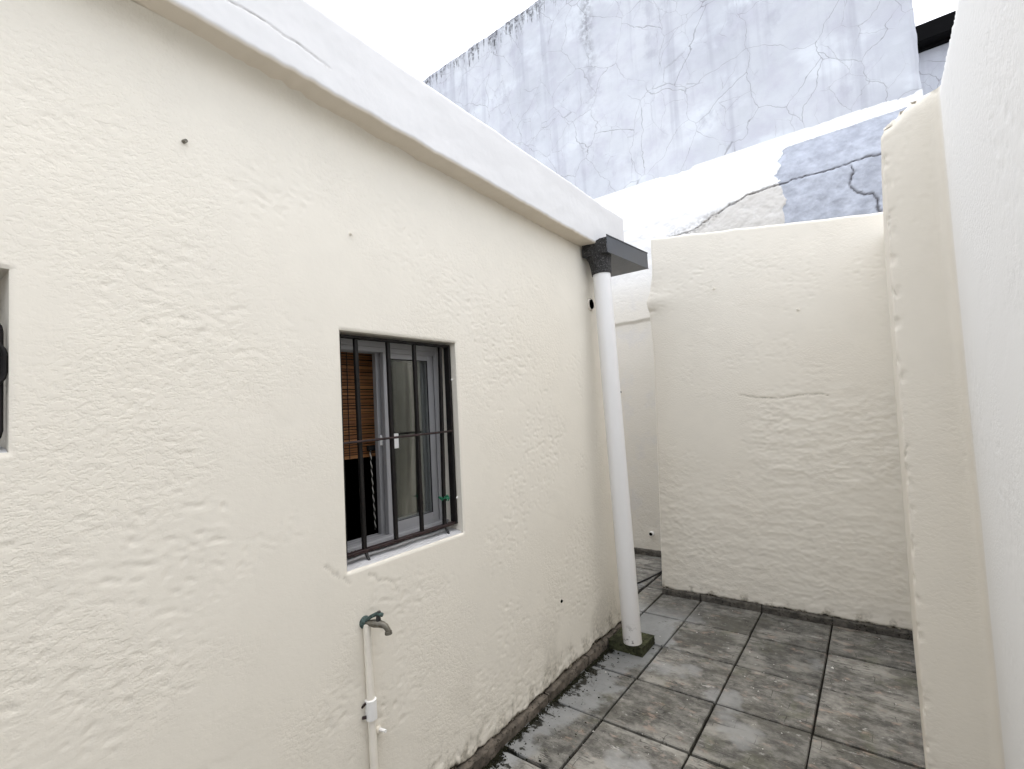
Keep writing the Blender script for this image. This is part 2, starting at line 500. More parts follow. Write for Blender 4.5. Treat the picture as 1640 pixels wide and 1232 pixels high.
def m_simple(name, col, rough=0.6, spec=0.4, metal=0.0, var=0.25, scale=20, dark=None, bump=0.15, bscale=60, bdist=0.003):
    k = N(name)
    o = k.pos()
    n = k.noise(o, scale, 5, 0.6)
    c = k.mix(k.ramp(n, 0.3, 0.7, 0, 1), tuple(x * (1 - var) for x in col), tuple(min(1, x * (1 + var)) for x in col))
    if dark is not None:
        c = k.mix(k.ramp(k.noise(o, scale * 2.3, 5, 0.7), 0.52, 0.66, 0, 0.9), c, dark)
    return k.fin(c, k.ramp(n, 0.2, 0.8, rough * 0.85, min(1, rough * 1.15)), k.bump(k.noise(o, bscale, 4), bump, bdist), spec, metal)

M['soil'] = m_simple('dark_joint_dirt', (0.014, 0.013, 0.010), 0.95, 0.1, var=0.4, scale=30, bump=0.6, bdist=0.006)
M['earth'] = m_simple('bare_ground', (0.11, 0.10, 0.085), 0.95, 0.1, var=0.3, scale=3)
M['skirt'] = m_simple('grimy_skirting_cement', (0.115, 0.098, 0.08), 0.85, 0.2, var=0.4, scale=18, dark=(0.02, 0.018, 0.014), bump=0.6, bscale=50, bdist=0.006)
M['skirt_b'] = m_simple('dark_skirting_cement', (0.085, 0.078, 0.068), 0.85, 0.2, var=0.4, scale=22, dark=(0.014, 0.013, 0.011), bump=0.6, bscale=50, bdist=0.006)
M['moss'] = m_simple('black_moss', (0.020, 0.020, 0.012), 1.0, 0.05, var=0.5, scale=60)
M['mossblock'] = m_simple('mossy_concrete', (0.045, 0.048, 0.026), 0.9, 0.15, var=0.5, scale=25, dark=(0.010, 0.010, 0.007), bump=0.8, bscale=70, bdist=0.008)
M['iron'] = m_simple('black_painted_iron', (0.008, 0.007, 0.007), 0.5, 0.25, var=0.3, scale=40, dark=(0.016, 0.009, 0.007), bump=0.3, bscale=90)
M['ironrust'] = m_simple('rust_brown_iron', (0.028, 0.016, 0.015), 0.5, 0.3, var=0.4, scale=40, dark=(0.012, 0.010, 0.010), bump=0.3, bscale=90)
M['alu'] = m_simple('white_lacquered_aluminium', (0.29, 0.29, 0.30), 0.38, 0.5, var=0.05, scale=9, bump=0.02)
M['seal'] = m_simple('black_rubber_seal', (0.012, 0.012, 0.012), 0.7, 0.3)
M['latch'] = m_simple('white_plastic_latch', (0.74, 0.74, 0.73), 0.4, 0.5, var=0.03, bump=0.0)
M['gutter'] = m_simple('dark_grey_painted_steel', (0.050, 0.056, 0.066), 0.42, 0.6, var=0.25, scale=14, bump=0.12, bscale=25)
M['tar'] = m_simple('tarred_dirty_metal', (0.028, 0.027, 0.027), 0.75, 0.3, var=0.5, scale=60, dark=(0.15, 0.148, 0.145), bump=1.0, bscale=120, bdist=0.008)
M['brass'] = m_simple('worn_brass', (0.15, 0.14, 0.115), 0.45, 0.5, 0.5, var=0.3, scale=50, dark=(0.10, 0.08, 0.05), bump=0.2)
M['verdigris'] = m_simple('verdigris_green', (0.055, 0.085, 0.078), 0.7, 0.3, 0.0, var=0.4, scale=70, dark=(0.02, 0.028, 0.026), bump=0.5)
M['steel_dark'] = m_simple('blackened_steel', (0.02, 0.02, 0.02), 0.5, 0.5, var=0.4, scale=60)
M['cream_pipe'] = m_simple('cream_painted_pipe', (0.79, 0.745, 0.66), 0.55, 0.4, var=0.04, scale=20, bump=0.25, bscale=70)
M['white_pipe'] = m_simple('white_plastic_fitting', (0.80, 0.79, 0.77), 0.45, 0.45, var=0.04, scale=25, bump=0.1)
M['hole'] = m_simple('hole_shade_black', (0.010, 0.009, 0.008), 0.95, 0.05)  # near-black solids stand for the shade inside holes
M['green'] = m_simple('green_plastic_string', (0.010, 0.15, 0.075), 0.5, 0.4, var=0.3, scale=90)
M['room'] = m_simple('room_shade', (0.035, 0.032, 0.03), 0.9, 0.1)  # near-black colour stands for the shade of the unlit room
M['curtain'] = m_simple('dark_grey_curtain', (0.045, 0.045, 0.05), 0.9, 0.15, var=0.2, scale=30)
M['cord'] = m_simple('pale_cord', (0.62, 0.60, 0.56), 0.8, 0.2, var=0.1)
M['cord_dark'] = m_simple('dark_cord', (0.03, 0.03, 0.03), 0.8, 0.2, var=0.1)
M['cable'] = m_simple('black_rubber_hose', (0.010, 0.010, 0.010), 0.55, 0.4)
M['roofdark'] = m_simple('black_roof_sheet', (0.004, 0.004, 0.0045), 0.8, 0.1)
M['concrete'] = m_simple('grey_roof_screed', (0.42, 0.41, 0.40), 0.9, 0.2, var=0.2, scale=4)

def m_pvc():
    k = N('white_pvc_pipe')
    p = k.pos(); z = k.xyz().outputs[2]
    c = k.mix(k.noise(k.mapv(p, (6, 6, 0.6)), 2, 4), (0.80, 0.80, 0.81), (0.72, 0.71, 0.69))
    low = k.math('MULTIPLY', k.ramp(z, 0.20, 0.06), k.ramp(k.noise(p, 30, 5, 0.7), 0.54, 0.62))
    c = k.mix(k.math('MULTIPLY', k.ramp(z, 0.6, 0.05), 0.35), c, (0.55, 0.50, 0.44))
    c = k.mix(low, c, (0.06, 0.05, 0.04))
    return k.fin(c, 0.42, k.bump(k.noise(p, 30, 3), 0.06, 0.003), 0.45)
M['pvc'] = m_pvc()

def m_bamboo():
    k = N('bamboo_slat')
    p = k.pos()
    r = k.n('ShaderNodeObjectInfo').outputs['Random']
    n = k.noise(k.mapv(p, (20, 3, 60)), 3, 4)
    c = k.mix(r, (0.15, 0.058, 0.019), (0.29, 0.135, 0.048))
    c = k.mix(k.ramp(n, 0.3, 0.7, 0, 0.5), c, (0.14, 0.05, 0.018))
    return k.fin(c, 0.55, None, 0.35)
M['bamboo'] = m_bamboo()

def m_glass():
    k = N('window_glass')
    k.t.nodes.remove(k.b)
    tr = k.n('ShaderNodeBsdfTransparent', {'Color': (0.90, 0.92, 0.91, 1)})
    gl = k.n('ShaderNodeBsdfGlossy', {'Color': (1, 1, 1, 1), 'Roughness': 0.03})
    fr = k.n('ShaderNodeFresnel', {'IOR': 1.52})
    f2 = k.math('MULTIPLY', fr, 0.28, clamp=True)
    mx = k.n('ShaderNodeMixShader', {0: f2, 1: tr, 2: gl})
    k.t.links.new(mx.outputs[0], k.out.inputs[0])
    return k.m
M['glass'] = m_glass()

# ------------------------------------------------------------------ ground
g = new_mesh('ground', [(-400, -400, -0.06), (400, -400, -0.06), (400, 400, -0.06), (-400, 400, -0.06)], [(0, 1, 2, 3)], M['earth'])
g['kind'] = 'structure'

XW = -0.29           # outer face of the house wall
YE = -0.24           # far corner of the house
floor = box('courtyard_floor', (-3.2, -6.0, -0.055), (1.6, 1.40, -0.014), M['soil'])
floor['kind'] = 'structure'

_tiles = {}
def tile_mesh(wx, wy):
    key = (round(wx, 3), round(wy, 3))
    if key not in _tiles:
        bm = bmesh.new()
        bm_box(bm, (-wx / 2, -wy / 2, -0.03), (wx / 2, wy / 2, 0))
        top = [e for e in bm.edges if all(abs(v.co.z) < 1e-6 for v in e.verts)]
        bmesh.ops.bevel(bm, geom=top, offset=0.004, segments=1, affect='EDGES')
        bmesh.ops.recalc_face_normals(bm, faces=bm.faces)
        me = bpy.data.meshes.new('paving_tile')
        bm.to_mesh(me); bm.free()
        me.materials.append(M['tile'])
        _tiles[key] = me
    return _tiles[key]

def put_tile(x0, x1, y0, y1, gap=0.0045):
    gx = gap * random.uniform(0.6, 1.5)
    o = bpy.data.objects.new('paving_tile', tile_mesh(x1 - x0 - 2 * gap, y1 - y0 - 2.9 * gap))
    COL.objects.link(o)
    o.location = ((x0 + x1) / 2 + random.uniform(-1, 1) * 0.0026, (y0 + y1) / 2 + random.uniform(-1, 1) * 0.0028, random.uniform(-0.0015, 0.0015))
    o.rotation_euler = (random.uniform(-1, 1) * 0.006, random.uniform(-1, 1) * 0.006, random.uniform(-1, 1) * 0.006)
    o.parent = floor
    return o

rows = [0.40 - 0.40 * i for i in range(16)]          # joints across the yard, far to near
for r1, r0 in zip(rows[:-1], rows[1:]):
    for c0, c1 in ((0.0, 0.4), (0.4, 0.8), (0.8, 1.205 if r0 > -1.1 else 1.2)):
        put_tile(c0, c1, r0, r1)
    put_tile(-0.284, 0.0, r0, r1)
    if r0 < -1.1:
        put_tile(1.2, 1.36, r0, r1)
for c0, c1 in ((-0.442, -0.284), (-0.85, -0.458), (-1.25, -0.85), (-1.65, -1.25)):
    put_tile(c0, c1, 0.0, 0.45)
    put_tile(c0, c1, YE + 0.012, 0.0)
for r0, r1 in ((0.45, 0.84), (0.84, 1.225)):
    for c0, c1 in ((-1.65, -1.25), (-1.25, -0.85), (-0.85, -0.458), (-0.442, -0.05), (-0.05, 0.35)):
        put_tile(c0, c1, r0, r1)
put_tile(-0.284, 0.0, 0.40, 0.45)

# ------------------------------------------------------------------ house
house = empty('house', (-2.5, -3.0, 0))
tag(house, 'single-storey cream rendered house with barred window along left of the yard', 'house')
W1 = (-2.32, -1.765, 0.955, 1.755)       # window opening y0 y1 z0 z1
W2 = (-3.62, -3.09, 1.425, 1.805)
ys = axis((-6.0, -3.62, 0.07), (-3.62, W2[1], 0.02), (W2[1], W1[0], 0.0062), (W1[0], W1[1], 0.0062), (W1[1], YE, 0.0062))
zs = axis((0.0, W1[2], 0.0062), (W1[2], W2[2], 0.0062), (W2[2], W1[3], 0.0062), (W1[3], W2[3], 0.0062), (W2[3], 2.50, 0.0062))

def hole_round(s, t, holes, rad=0.008, dep=0.004):
    d = np.zeros(np.shape(s))
    for (s0, s1, t0, t1) in holes:
        ds = np.maximum(np.maximum(s0 - s, s - s1), 0)
        dt = np.maximum(np.maximum(t0 - t, t - t1), 0)
        q = np.hypot(ds, dt)
        d = np.maximum(d, np.clip(1 - q / rad, 0, 1) ** 2)
    return -dep * d

def house_line(y):       # ragged lower limit of the plaster
    return 0.058 + 0.014 * fbm(y * 7, y * 0 + 2.2, 91, 4, 0.6) + 0.022 * sstep(0.1, 0.5, perlin(y * 3.1, y * 0 + 7.7, 92))

_hc = [(-2.40, 1.0), (-2.375, 0.973), (-2.348, 0.949), (-2.33, 0.94), (-2.314, 0.919)]
_hc2 = [(-2.24, 0.925), (-2.19, 0.891), (-2.15, 0.875), (-2.11, 0.833)]
def sm_near(y, z):
    """smoother bands where render was made good round the openings and under the eaves"""
    a = np.zeros(np.shape(y))
    for (s0, s1, t0, t1) in (W1, W2):
        q = np.hypot(np.maximum(np.maximum(s0 - y, y - s1), 0), np.maximum(np.maximum(t0 - z, z - t1), 0))
        a = np.maximum(a, 1 - sstep(0.04, 0.16, q + 0.05 * perlin(y * 6, z * 6, 33)))
    a = np.maximum(a, sstep(2.15, 2.38, z + 0.1 * perlin(y * 3, z * 3, 34)))
    a = np.maximum(a, 0.8 * sstep(-0.75, -0.45, y))
    return a

def house_disp(y, z):
    d = plaster_relief(y, z, 11, 0.85, 0.0) * (1 - 0.72 * sm_near(y, z))
    d = d + hole_round(y, z, (W1, W2))
    ln = house_line(y)
    low = sstep(0.004, -0.006, z - ln)
    flake = sstep(0.13, 0.02, z - ln) * sstep(-0.1, 0.35, fbm(y * 16, z * 16, 95, 3, 0.6))
    d = d - 0.012 * low - 0.0030 * flake + 0.0012 * sstep(0.03, 0.0, np.abs(z - ln - 0.02)) * (1 - low)
    for pl in (_hc, _hc2):
        d = d - 0.0022 * np.clip(1 - poly_dist(y + 0.008 * perlin(y * 40, z * 40, 5), z + 0.008 * perlin(y * 45 + 7, z * 45, 6), pl) / 0.006, 0, 1)
    r = 0.05                                          # cove into the soffit
    zt = 2.50
    q = np.clip(z - (zt - r), 0, r * 0.999)
    d = d + (r - np.sqrt(r * r - q * q)) * 0.8
    c = np.clip(y - (YE - 0.02), 0, 0.02)             # rounded far corner
    d = d - (0.02 - np.sqrt(0.0004 - np.minimum(c, 0.0199) ** 2))
    return d

def house_pos(y, z):
    return np.stack([XW + house_disp(y, z), y, z], -1)

def house_back(v, hole):
    b = v.copy()
    b[:, 0] = -0.50
    if hole:
        b[:, 2] += np.where(np.abs(v[:, 2] - W1[2]) < 0.02, 0.012, 0)
    return b

def house_dirt(y, z):
    ln = house_line(y)
    a = 1.2 * sstep(0.006, -0.01, z - ln)
    b = 0.40 * sstep(0.17, 0.0, z - ln) * sstep(-0.05, 0.45, fbm(y * 13, z * 9, 97, 4, 0.65))
    c = 0.25 * sstep(0.5, 0.0, z) * sstep(0.0, 0.5, fbm(y * 3, z * 3, 98, 3))
    k = np.zeros(np.shape(y))
    for pl in (_hc, _hc2):
        k = np.maximum(k, 0.30 * np.clip(1 - poly_dist(y + 0.008 * perlin(y * 40, z * 40, 5), z + 0.008 * perlin(y * 45 + 7, z * 45, 6), pl) / 0.005, 0, 1))
    return np.clip(a + b + c + k, 0, 1.3)

relief('wall', ys, zs, house_pos, house_back, M['cream'], house, holes=(W1, W2), attrs={'dirt': house_dirt}, flip=False)

# white painted sill lining on the lower face of each opening
def sill(y0, y1, z0, x0=-0.335):
    bm = bmesh.new()
    n = 24
    prof = [(-0.455, 0.016), (-0.36, 0.012), (-0.315, 0.007), (-0.300, 0.001), (-0.2945, -0.006), (-0.293, -0.016)]
    prev = None
    for i in range(n + 1):
        y = y0 + (y1 - y0) * i / n
        row = [bm.verts.new((x, y, z0 + h + 0.0015 * math.sin(y * 31) * (1 if h > 0 else 0.4))) for x, h in prof]
        if prev:
            for a, b, c, d in zip(prev[:-1], row[:-1], row[1:], prev[1:]):
                bm.faces.new((a, b, c, d))
        prev = row
    bmesh.ops.solidify(bm, geom=bm.faces[:], thickness=0.004)
    return bm_obj('window_sill', bm, M['white_sill'], house, 50)
sill(W1[0] + 0.001, W1[1] - 0.001, W1[2])
sill(W2[0] + 0.001, W2[1] - 0.001, W2[2])

# other walls, ceiling and floor slab of the house (inside near-black for the unlit room)
box('end_shade_lining', (-2.14, YE - 0.20, 0.02), (-0.505, YE - 0.172, 2.43), M['room'], house)  # dark panel added so the room behind the window looks unlit
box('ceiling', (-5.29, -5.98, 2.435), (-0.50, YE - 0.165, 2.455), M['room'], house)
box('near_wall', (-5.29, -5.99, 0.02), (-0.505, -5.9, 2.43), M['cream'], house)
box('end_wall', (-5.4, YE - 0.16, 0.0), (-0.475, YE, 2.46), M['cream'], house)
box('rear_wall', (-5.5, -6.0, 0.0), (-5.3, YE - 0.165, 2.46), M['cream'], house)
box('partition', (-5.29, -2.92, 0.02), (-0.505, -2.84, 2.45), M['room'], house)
box('inner_shade_lining', (-2.2, -2.83, 0.02), (-2.15, YE - 0.17, 2.45), M['room'], house)  # dark panel standing for the shade deep in the room
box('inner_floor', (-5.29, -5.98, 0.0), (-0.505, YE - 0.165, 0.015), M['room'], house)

# roof slab whose edge is the overhanging parapet
XP = -0.18
def par_bot(y):
    return 2.447 + np.clip(-0.75 - y, 0, 2.6) * 0.024
def par_top(y):
    return 2.736 + np.clip(-0.2 - y, 0, 2.5) * 0.006
pys = axis((-6.0, -3.3, 0.08), (-3.3, -0.16, 0.0075))
pts_ = axis((0.0, 1.0, 0.016))
_pc = [(-2.80, 2.60), (-2.69, 2.589), (-2.616, 2.593), (-2.58, 2.588), (-2.545, 2.582), (-2.50, 2.583), (-2.457, 2.575), (-2.40, 2.566)]
def par_pos(y, t):
    b, tp = par_bot(y), par_top(y)
    b = b + 0.0035 * fbm(y * 5, y * 0 + 1.1, 201, 4) + 0.003 * perlin(y * 30, y * 0, 205)
    tp = tp + 0.004 * fbm(y * 3, y * 0 + 4, 202, 3)
    z = b + (tp - b) * t
    d = 0.003 * fbm(y * 2.2, z * 4, 203, 3) + 0.0004 * fbm(y * 25, z * 25, 204, 2)
    e1 = np.clip(1 - (z - b) / 0.014, 0, 1); e2 = np.clip(1 - (tp - z) / 0.02, 0, 1)
    d = d - 0.008 * e1 ** 2 - 0.014 * e2 ** 2
    d = d - 0.003 * np.clip(1 - poly_dist(y, z + 0.004 * perlin(y * 25, z * 5, 9), _pc) / 0.004, 0, 1)
    e3 = np.clip(1 - (-0.16 - y) / 0.012, 0, 1)
    d = d - 0.008 * e3 ** 2
    return np.stack([XP + d, y, z], -1)
def par_back(v, hole):
    b = v.copy(); b[:, 0] = -0.55
    b[:, 2] = np.where(v[:, 2] > 2.6, v[:, 2] - 0.01, v[:, 2] + 0.028)
    return b
relief('parapet', pys, pts_, par_pos, par_back, M['white_par'], house,
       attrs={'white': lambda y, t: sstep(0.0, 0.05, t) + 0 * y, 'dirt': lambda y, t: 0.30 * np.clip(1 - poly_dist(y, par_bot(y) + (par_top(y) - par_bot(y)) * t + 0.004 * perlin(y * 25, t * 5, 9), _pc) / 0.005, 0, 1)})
box('roof', (-5.5, -5.99, 2.462), (-0.56, YE, 2.66), M['concrete'], house)

# skirting at the foot of the wall: separate broken lengths
def rough_box(name, lo, hi, mat, parent, jag=0.004, seed=0, nx=10, axis_=1):
    """a length of cement skirting with uneven arrises"""
    r = random.Random(seed)
    bm = bmesh.new()
    rings = []
    for i in range(nx + 1):
        f = i / nx
        j = lambda k=1.0: r.uniform(-jag, jag) * k
        if axis_ == 1:
            y = lo[1] + (hi[1] - lo[1]) * f
            ring = [(lo[0], y, lo[2]), (hi[0] + j(.6), y, lo[2]), (hi[0] + j(.7), y, hi[2] - 0.006 + j()), (hi[0] - 0.005 + j(.6), y, hi[2] + j()), (lo[0], y, hi[2] + 0.003 + j())]
        else:
            x = lo[0] + (hi[0] - lo[0]) * f
            ring = [(x, hi[1], lo[2]), (x, lo[1] + j(.6), lo[2]), (x, lo[1] + j(.7), hi[2] - 0.005 + j()), (x, lo[1] + 0.005 + j(.6), hi[2] + j()), (x, hi[1], hi[2] + 0.003 + j())]
        rings.append([bm.verts.new(c) for c in ring])
    for a, b in zip(rings[:-1], rings[1:]):
        for k in range(5):
            bm.faces.new((a[k], a[(k + 1) % 5], b[(k + 1) % 5], b[k]))
    bm.faces.new(rings[0]); bm.faces.new(list(reversed(rings[-1])))
    return bm_obj(name, bm, mat, parent, 40)

yy = -4.4
i = 0
cuts = [-4.4, -4.0, -3.6, -3.2, -2.8, -2.42, -2.02, -1.64, -1.235, -0.815, -0.62, YE - 0.004]
for a, b in zip(cuts[:-1], cuts[1:]):
    rough_box('skirting', (-0.31, a + 0.003, -0.01), (-0.270 + random.uniform(-.004, .003), b - 0.003, 0.047 + random.uniform(-.005, .006)), M['skirt'], house, 0.0045, i, 16)
    i += 1

# ---- sliding window inside the first opening
win = empty('window', (-0.41, -2.04, 0.97)); win.parent = house; win.matrix_parent_inverse = Matrix.Translation(-house.location)
def wchild(name, lo, hi, mat, bevel=0.0015, parent=win):
    bm = bm_box(bmesh.new(), lo, hi, bevel, 1)
    return bm_obj(name, bm, mat, parent, 30)
y0, y1, z0, z1 = -2.316, -1.770, 0.974, 1.750
def frame_bm(bm, x0, x1, y0, y1, z0, z1, wl, wr, wb, wt, bev=0.0015):
    bm_box(bm, (x0, y0, z0), (x1, y0 + wl, z1), bev, 1)
    bm_box(bm, (x0, y1 - wr, z0), (x1, y1, z1), bev, 1)
    bm_box(bm, (x0, y0 + wl + .0004, z0), (x1, y1 - wr - .0004, z0 + wb), bev, 1)
    bm_box(bm, (x0, y0 + wl + .0004, z1 - wt), (x1, y1 - wr - .0004, z1), bev, 1)
bm = bmesh.new()
frame_bm(bm, -0.455, -0.392, y0, y1, z0, z1, 0.018, 0.018, 0.020, 0.026)
# sill and head rails of the two tracks, jamb fins
for xx in (-0.4545, -0.4265, -0.396):
    bm_box(bm, (xx, y0 + .019, z0 + .0205), (xx + 0.004, y1 - .019, z0 + 0.034), 0.0006, 1)
    bm_box(bm, (xx, y0 + .019, z1 - 0.044), (xx + 0.004, y1 - .019, z1 - .0265), 0.0006, 1)
    bm_box(bm, (xx, y1 - .030, z0 + .0345), (xx + 0.004, y1 - .0185, z1 - .0445), 0.0006, 1)
bm_box(bm, (-0.3915, y0, z0 + 0.001), (-0.372, y1, z0 + 0.030), 0.0015, 1)      # outer water bar
bm_obj('frame', bm, M['alu'], win, 30)
for k in range(3):
    tube('drain_hole', [(-0.3722, -2.262 + k * 0.014, z0 + 0.016), (-0.3708, -2.262 + k * 0.014, z0 + 0.016)], 0.0042, M['hole'], win, 10)
def sash(x0, ya, yb, nm):
    bm = bmesh.new()
    frame_bm(bm, x0, x0 + 0.022, ya, yb, z0 + 0.022, z1 - 0.030, 0.026, 0.034, 0.050, 0.036)
    s = bm_obj(nm, bm, M['alu'], win, 30)
    return s
sash(-0.4215, -2.062, -1.797, 'sash')
sash(-0.4505, -2.075, -1.803, 'sash')
for x in (-0.4115, -0.4405):
    o = wchild('pane', (x, -2.045, z0 + 0.066), (x + 0.004, -1.826, z1 - 0.060), M['glass'], 0.0)
bm = bmesh.new()
frame_bm(bm, -0.4055, -0.4002, -2.0375, -1.8295, z0 + 0.070, z1 - 0.0645, 0.003, 0.003, 0.003, 0.003, 0.0)
bm_obj('seal', bm, M['seal'], win)
wchild('latch', (-0.3990, -2.037, 1.330), (-0.3880, -2.008, 1.388), M['latch'], 0.002)
wchild('latch', (-0.4283, -2.070, 1.345), (-0.4225, -2.058, 1.385), M['latch'], 0.002)

# ---- small window at the left edge of view
win2 = empty('window', (-0.43, -3.35, 1.44)); win2.parent = house; win2.matrix_parent_inverse = Matrix.Translation(-house.location)
bm = bmesh.new()
frame_bm(bm, -0.465, -0.425, -3.615, -3.095, 1.443, 1.80, 0.03, 0.03, 0.03, 0.03)
bm_obj('frame', bm, M['alu'], win2, 30)
wchild('pane', (-0.447, -3.585, 1.474), (-0.443, -3.125, 1.769), M['glass'], 0.0, win2)

# ---- small things that belong to the house wall
def wall_x(y, z):
    return float(XW + house_disp(np.array([[y]]), np.array([[z]]))[0, 0])
def plug(y, z, r=0.006, out=0.010, mat='cream_pipe', ang=0.3):
    x = wall_x(y, z)
    return tube('wall_plug', [(x - 0.012, y, z), (x + out, y + out * ang, z - out * 0.2)], [r, r * 0.8], M[mat], house, 8)
plug(-2.771, 2.213, 0.006, 0.012, 'brass'); plug(-2.268, 2.097, 0.006, 0.010)
tube('wall_hole', [(wall_x(-1.04, 0.43) - 0.010, -1.04, 0.43), (wall_x(-1.04, 0.43) + 0.003, -1.043, 0.426)], [0.010, 0.0085], M['hole'], house, 10)
# round overflow sleeve beside the pipe
xh = wall_x(-0.51, 2.10)
tube('sleeve', [(xh - 0.01, -0.51, 2.10), (xh + 0.010, -0.51, 2.10), (xh + 0.010, -0.51, 2.10), (xh - 0.008, -0.51, 2.10)], [0.040, 0.039, 0.031, 0.030], M['cream_pipe'], house, 20, caps=False)
tube('sleeve_opening', [(xh - 0.004, -0.51, 2.10), (xh + 0.004, -0.51, 2.10)], [0.0305, 0.0302], M['hole'], house, 20)

# ------------------------------------------------------------------ window grilles
gr = empty('window_grille', (-0.335, -2.04, 0.99))
tag(gr, 'black iron grille with four upright bars in the larger window opening', 'grille')
XG = -0.334
def gbar(name, y_b, y_t, zb, zt, hw, hd, mat='iron'):
    bm = bmesh.new()
    bm_box(bm, (-hd, -hw, 0), (hd, hw, 1), 0.0)
    for v in bm.verts:
        f = v.co.z
        v.co = Vector((XG + v.co.x, v.co.y + y_b + (y_t - y_b) * f, zb + (zt - zb) * f))
    bmesh.ops.bevel(bm, geom=bm.edges[:], offset=0.0012, segments=1, affect='EDGES')
    return bm_obj(name, bm, M[mat], gr, 30)
gbar('side_bar', -2.303, -2.303, 0.992, 1.744, 0.006, 0.013)
gbar('side_bar', -1.775, -1.775, 0.992, 1.744, 0.006, 0.015)
for a, b in ((-2.222, -2.231), (-2.083, -2.089), (-1.956, -1.960), (-1.832, -1.816)):
    gbar('bar', a, b, 1.001, 1.737, 0.0068, 0.0068)
bm = bmesh.new(); bm_box(bm, (XG - 0.013, -2.3095, 1.7375), (XG + 0.013, -1.7695, 1.7475), 0.0012, 1); bm_obj('top_rail', bm, M['iron'], gr)
bm = bmesh.new(); bm_box(bm, (XG - 0.012, -2.3095, 0.990), (XG + 0.012, -1.7695, 1.001), 0.0012, 1); bm_obj('bottom_rail', bm, M['ironrust'], gr)
tube('cross_rod', [(XG + 0.012, -2.309, 1.374), (XG + 0.0125, -2.04, 1.3775), (XG + 0.012, -1.772, 1.381)], 0.0045, M['ironrust'], gr, 8)
for y in (-2.218, -1.828):
    tube('foot', [(XG, y, 0.995), (XG + 0.006, y + 0.002, 0.975), (XG + 0.016, y + 0.004, 0.961)], [0.0062, 0.006, 0.005], M['steel_dark'], gr, 8)
for z, yj in ((1.60, -1.770), (1.10, -1.770)):
    tube('fixing_lug', [(XG + 0.008, yj, z), (XG + 0.016, yj + 0.006, z - 0.002)], [0.007, 0.005], M['white_pipe'], gr, 8)

# green string knotted on the last bar
bm = bmesh.new()
for k in range(7):
    a = k * 0.9
    p0 = Vector((XG + 0.009 * math.cos(a), -1.826 + 0.010 * math.sin(a), 1.105 + 0.006 * math.sin(a * 1.7)))
    p1 = p0 + Vector((0.004, 0.013 * math.cos(a * 2.1), 0.010 * math.sin(a * 1.3)))
    p2 = p0 + Vector((0.011 * math.sin(a), 0.012 * math.sin(a * 0.7 + 2), -0.012 * math.cos(a)))
    bm_tube(bm, [p0, p1, p2], [0.0035, 0.0042, 0.0028], 6)
tag(bm_obj('string_knot', bm, M['green'], None, 60), 'scrap of green plastic string knotted round the last window bar', 'string')

gr2 = empty('window_grille', (-0.33, -3.2, 1.45))
tag(gr2, 'black iron grille in the small high window cut by the left picture edge', 'grille')
def rloop(y0, y1, z0, z1, x, r):
    pts = []
    rad = 0.03
    for cy, cz, a0 in ((y1 - rad, z1 - rad, 0), (y0 + rad, z1 - rad, 90), (y0 + rad, z0 + rad, 180), (y1 - rad, z0 + rad, 270)):
        for k in range(5):
            a = R_(a0 + k * 22.5)
            pts.append((x, cy + rad * math.cos(a), cz + rad * math.sin(a)))
    pts.append(pts[0])
    return tube('loop_bar', pts, r, M['iron'], gr2, 8)
rloop(-3.60, -3.100, 1.440, 1.705, -0.318, 0.0055)
rloop(-3.60, -3.095, 1.560, 1.655, -0.302, 0.0050)
for y in (-3.5, -3.4, -3.3, -3.2):
    tube('bar', [(-0.318, y, 1.44), (-0.318, y, 1.705)], 0.0055, M['iron'], gr2, 8)

# ------------------------------------------------------------------ blind, cord and curtain behind the glass
bl = empty('bamboo_blind', (-0.50, -2.1, 1.30))
tag(bl, 'brown bamboo roll blind half lowered inside the larger window', 'blind')
zz = 1.300
k = 0
while zz < 1.742:
    h = random.choice((0.006, 0.008, 0.010, 0.013))
    xo = random.uniform(-0.0022, 0.0022)
    bm = bmesh.new()
    bm_box(bm, (-0.0022, -0.235, 0), (0.0022, 0.095, h), 0.0009, 1)
    o = bm_obj('slat', bm, M['bamboo'], bl, None)
    o.matrix_parent_inverse = Matrix.Translation((0, 0, 0))
    o.location = (xo, random.uniform(-.003, .003), zz - 1.30)
    o.rotation_euler = (random.uniform(-1, 1) * 0.006, random.uniform(-1, 1) * 0.2, 0)
    zz += h + random.uniform(0.0015, 0.0045)
    k += 1
for y in (-2.27, -2.16, -2.03):
    tube('tie_cord', [(-0.494, y, 1.30), (-0.4935, y, 1.745)], 0.0016, M['cord_dark'], bl, 6)
tube('roller', [(-0.505, -2.335, 1.758), (-0.505, -2.0, 1.758)], 0.016, M['bamboo'], bl, 12)

cd = empty('blind_cord', (-0.485, -2.075, 1.0))
tag(cd, 'black and white twisted pull cord hanging below the bamboo blind', 'cord')
cp = [(-0.482, -2.075 + 0.003 * math.sin(t * 5), 1.335 - 0.30 * t) for t in [i / 24 for i in range(25)]]
for s, mt in ((0, 'cord'), (math.pi, 'cord_dark')):
    pts = []
    for i in range(121):
        t = i / 120
        a = t * 60 + s
        pts.append((-0.482 + 0.0016 * math.cos(a), -2.075 + 0.012 * t + 0.0016 * math.sin(a), 1.335 - 0.32 * t))
    tube('strand', pts, 0.0021, M[mt], cd, 6, smooth=60)
bm = bm_box(bmesh.new(), (-0.492, -2.085, 1.326), (-0.478, -2.035, 1.345), 0.002, 1)
bm_obj('holder', bm, M['seal'], cd)

